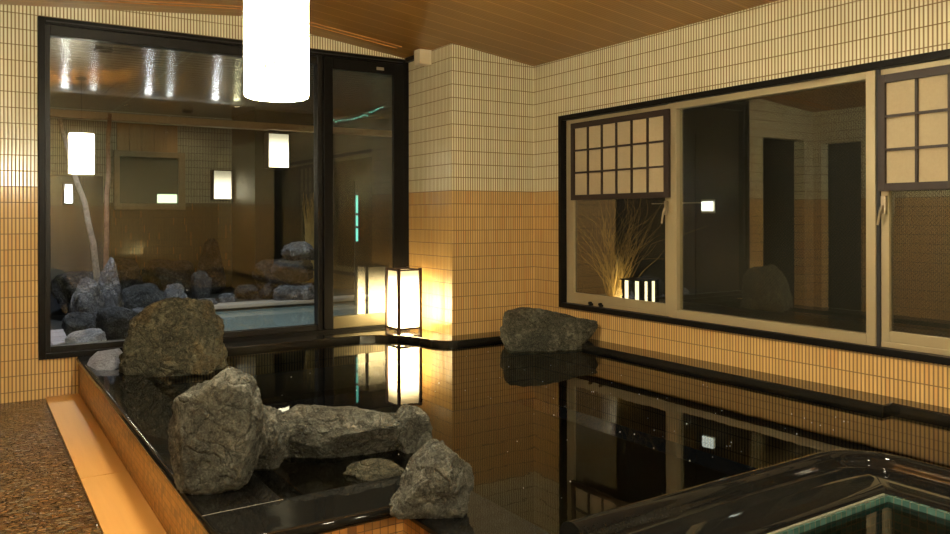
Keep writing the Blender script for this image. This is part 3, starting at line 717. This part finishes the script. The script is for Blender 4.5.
def grass(cx, cy, z0, seed, cat, label, name):
    rnd = random.Random(seed); bm = bmesh.new()
    def stem(b, d, n, step, r, depth):
        pts = [b]
        for i in range(n):
            d = (d + Vector((rnd.gauss(0, .16), rnd.gauss(0, .16), rnd.gauss(.02, .06)))).normalized()
            b = b + d * step; pts.append(b)
            if depth and i > 1 and rnd.random() < .38:
                stem(b, (d + Vector((rnd.gauss(0, .5), rnd.gauss(0, .5), rnd.gauss(0, .2)))).normalized(), rnd.randint(3, 6), step * .75, r * .6, depth - 1)
        tube(bm, pts, [r * (1 - .8 * i / len(pts)) for i in range(len(pts))], 3, False)
    for _ in range(60):
        a = rnd.uniform(0, 2 * PI); q = rnd.uniform(.05, .42)
        stem(Vector((cx + rnd.gauss(0, .03), cy + rnd.gauss(0, .03), z0)), Vector((math.cos(a) * q, math.sin(a) * q, 1)).normalized(), rnd.randint(6, 11), .085, .0035, 1)
    o = link(name, bm, 'straw'); return tag(o, label, cat)
# cove lamps added behind the outdoor beam to draw streaks on the slatted ceiling
struct(link('trim_3', boxes([(.3, 6.5, 10.85, 10.93, 2.24, 2.33)]), 'pine'))
cv = thing('streak_light', 'row of added cool white lamps hidden on the beam to streak the outdoor ceiling', 'light', (2.2, 11.0, 2.2))
kid('tray', boxes([(.6, 3.6, 10.93, 11.06, 2.24, 2.25)]), 'metal', cv)
for X_, e_ in ((1.02, 9), (1.34, 3), (2.0, 8), (2.27, 4), (2.87, 10), (3.16, 4)):
    kid('lamp_bulb', boxes([(X_ - .03, X_ + .03, 10.97, 11.03, 2.25, 2.30)], .01), emit('cove bulb', (.85, .9, 1) if X_ < 3 else (1, .95, .6), .6), cv)
    L = bpy.data.lights.new('streak', 'SPOT'); L.energy = e_ * .17; L.spot_size = A(130); L.spot_blend = .5; L.color = (.85, .9, 1) if X_ < 3 else (1, .95, .6); L.shadow_soft_size = .04
    lo = bpy.data.objects.new('streak_lamp', L); C.objects.link(lo); lo.parent = cv; lo.location = (X_ - 2.2, 0, .12); lo.rotation_euler = (-A(180 - 68), 0, 0)
# small teal glows added for reflections of lights in the sliding door
M['tealglow'] = emit('teal glow', (.25, 1, .8), .5)
bm = bmesh.new(); rnd = random.Random(2)
P0, P1 = Vector((3.76, 9.0, 2.17)), Vector((4.42, 9.0, 2.40)); pts = []
for k in range(23):
    f_ = k / 22; p = P0.lerp(P1, f_) + Vector((0, 0, -.12 * math.sin(f_ * PI) * .3 + rnd.gauss(0, .008)))
    pts.append(p)
ls = thing('teal_reflection', 'string of tiny teal glows added for reflected lights high in the sliding door', 'light', P0)
bm = bmesh.new(); tube(bm, [p + Vector((0, 0, .012)) for p in pts], .003, 5); kid('wire', bm, 'cable', ls)
for p in pts:
    bm = bmesh.new(); bmesh.ops.create_icosphere(bm, subdivisions=1, radius=rnd.uniform(.004, .011), matrix=Matrix.Translation(p)); kid('bead', bm, 'tealglow', ls)
tl = thing('reflection_strip', 'narrow broken teal glow, upright, added for a reflection in the sliding door', 'light', (4.07, 9.0, .70))
for z_a, z_b in ((.70, .86), (.89, 1.02), (1.05, 1.27)):
    kid('segment', boxes([(4.055, 4.08, 9.0, 9.01, z_a, z_b)]), 'tealglow', tl)
kid('backing', boxes([(4.04, 4.095, 9.01, 9.03, -.1, 1.45)]), 'char', tl)
# downlights added to the outdoor ceiling to light rocks, bath and wall
def spot(name, loc, energy, col, size=100, tgt=None, label='', soft=.05):
    h = thing(name, label, 'light', loc, 'added outdoor ceiling downlights')
    bm = bmesh.new(); lathe(bm, [(.02, loc[2] + .03), (.075, loc[2] + .03), (.085, loc[2]), (.07, loc[2]), (.06, loc[2] + .022), (.001, loc[2] + .022)], loc[0], loc[1], 24)
    kid('housing', bm, 'cable', h)
    L = bpy.data.lights.new('downlight', 'SPOT'); L.energy = energy; L.color = col; L.spot_size = A(size); L.spot_blend = .6; L.shadow_soft_size = soft
    o = bpy.data.objects.new('fill_spot', L); C.objects.link(o); o.parent = h; o.location = (0, 0, -.03)
    if tgt: o.rotation_euler = (Vector(tgt) - Vector(loc)).to_track_quat('-Z', 'Y').to_euler()
spot('downlight', (1.05, 7.9, 2.53), 110, (.80, .86, 1), 110, (1.1, 8.0, 0), 'round ceiling downlight added to light the tall upright outdoor rock')
spot('downlight', (3.0, 9.0, 2.53), 80, (.80, .90, .95), 90, (3.0, 9.3, 0), 'round ceiling downlight added to light the outdoor bath')
spot('downlight', (2.7, 11.9, 2.53), 3, (1, .75, .42), 110, (2.9, 12.3, 1.0), 'round ceiling downlight added to light the tiled outdoor wall')

# ------------------------------------------------------------------ outside the right window
struct(link('floor_garden', boxes([(XR + T, 6.5, -1, 5.9, -.3, -.2)]), 'earth'))
pl = link('planter_shelf', boxes([(XR + T, 5.4, .5, 5.85, -.2, .235)], .01), plain('dark planter stone', (.05, .045, .035), .5))
tag(pl, 'dark stone planter shelf outside the right windows', 'shelf')
struct(link('wall_garden', boxes([(5.9, 6.0, -1, 5.9, -.2, 2.5), (5.88, 5.9, 5.2, 5.85, .235, 1.8)]), plain('dim fence', (.02, .02, .017), .6)))
grass(4.94, 5.30, .235, 8, 'plant', 'dry ornamental grass lit gold outside the window nearest the pier', 'dry_grass')
gl = thing('garden_lantern', 'black garden lantern with four lit slits beside the dry grass', 'lamp', (4.86, 4.91, .235))
gx, gy = 4.86, 4.91
bm = boxes([(gx - .09, gx + .09, gy - .11, gy + .11, .235, .445)]); kid('glow_box', bm, emit('slit glow', (1, .82, .45), 1.1), gl)
L = []
for a, b in ((-.12, -.09), (-.04, .035), (.085, .12)): L.append((gx - .098, gx - .092, gy + a, gy + b, .235, .45))
for a, b in ((-.10, -.065), (-.022, .02), (.065, .10)): L.append((gx + a, gx + b, gy - .126, gy - .114, .235, .45))
kid('dark_slats', boxes(L), 'black', gl)
kid('lid', boxes([(gx - .105, gx + .105, gy - .13, gy + .13, .45, .462)], .002), 'black', gl)
sl = thing('lamp_reflection', 'small white glow on the fence, added for a lamp reflection in the middle pane', 'lamp', (5.9, 5.05, 1.05))  # glowing box added in place of a lamp's reflection in the glass
kid('glow', boxes([(5.86, 5.895, 4.98, 5.10, 1.05, 1.14)], .004), emit('cold light', (.95, 1, .9), 1.1), sl)
kid('glow_plate', boxes([(5.885, 5.9, 4.96, 5.12, 1.03, 1.16)]), 'metal', sl)
rail = link('fence_rail', boxes([(5.86, 5.88, 5.10, 5.75, 1.125, 1.135)]), 'metal'); tag(rail, 'thin pale rail on the fence left of the small white glow', 'rail')
rl = bpy.data.lights.new('lantern_spill', 'POINT'); rl.energy = 2.5; rl.color = (1, .7, .3); rl.shadow_soft_size = .05
ro = bpy.data.objects.new('lantern_bulb', rl); C.objects.link(ro); ro.location = (-.02, .22, .08); ro.parent = gl

# ------------------------------------------------------------------ bubbles on the water
bm = bmesh.new(); rnd = random.Random(9)
for _ in range(90):
    x, y = rnd.uniform(1.3, 3.8), rnd.uniform(2.2, 5.0)
    bmesh.ops.create_icosphere(bm, subdivisions=1, radius=rnd.uniform(.0015, .0035), matrix=Matrix.Translation((x, y, WL + .001)))
bb = link('water_bubbles', bm, plain('bubble', (.8, .78, .7), .2)); tag(bb, 'tiny white bubbles scattered on the dark bath water', 'bubbles', kind='stuff')

# downlights added out of view to fill light on the viewer's side
for i, (x, y, e) in enumerate([(-.2, 1.6, 60), (1.9, .6, 30), (3.0, 2.3, 22), (.9, -1.6, 70), (2.9, -1.6, 50)]):
    z = ceil_z(x) - .012
    h = thing('fill_downlight', ['added fill downlight in the ceiling left of the viewer', 'added fill downlight in the ceiling over the small bath', 'added fill downlight in the ceiling near the right windows', 'added fill downlight behind the viewer on the left', 'added fill downlight behind the viewer on the right'][i], 'light', (x, y, z), 'indoor fill downlights added out of view')
    bm = bmesh.new(); lathe(bm, [(.045, z), (.06, z - .004), (.062, z + .012), (.045, z + .012)], x, y, 24); kid('trim_ring', bm, 'cable', h)
    bm = bmesh.new(); lathe(bm, [(.045, z + .004), (.001, z + .004)], x, y, 24); kid('lens', bm, emit('downlight lens', (1, .75, .45), 6), h)
    L = bpy.data.lights.new('downlight', 'SPOT'); L.energy = e; L.color = (1, .88, .62); L.spot_size = A(165); L.spot_blend = .8; L.shadow_soft_size = .06
    lo = bpy.data.objects.new('fill_spot', L); C.objects.link(lo); lo.parent = h; lo.location = (0, 0, -.03)

# ------------------------------------------------------------------ world, camera
w = bpy.data.worlds.new('night'); S.world = w; w.use_nodes = True
bg = w.node_tree.nodes['Background']; bg.inputs[0].default_value = (.05, .06, .08, 1); bg.inputs[1].default_value = .03
cam = bpy.data.cameras.new('camera'); co = bpy.data.objects.new('camera', cam); C.objects.link(co)
yaw, roll = A(32.868), A(-.138)
fw = Vector((math.sin(yaw), math.cos(yaw), 0)); rt = Vector((math.cos(yaw), -math.sin(yaw), 0)); up = rt.cross(fw)
r2 = rt * math.cos(roll) + up * math.sin(roll); u2 = up * math.cos(roll) - rt * math.sin(roll)
m = Matrix((r2, u2, -fw)).transposed().to_4x4(); m.translation = (0, 0, 1.0)
co.matrix_world = m
cam.sensor_width = 36; cam.lens = 784.37 / 950 * 36; cam.shift_y = -50.17 / 950; cam.clip_start = .05
S.camera = co
vs = S.view_settings; vs.view_transform = 'Standard'; vs.look = 'None'; vs.gamma = 1; vs.use_curve_mapping = False; vs.exposure = 1.42
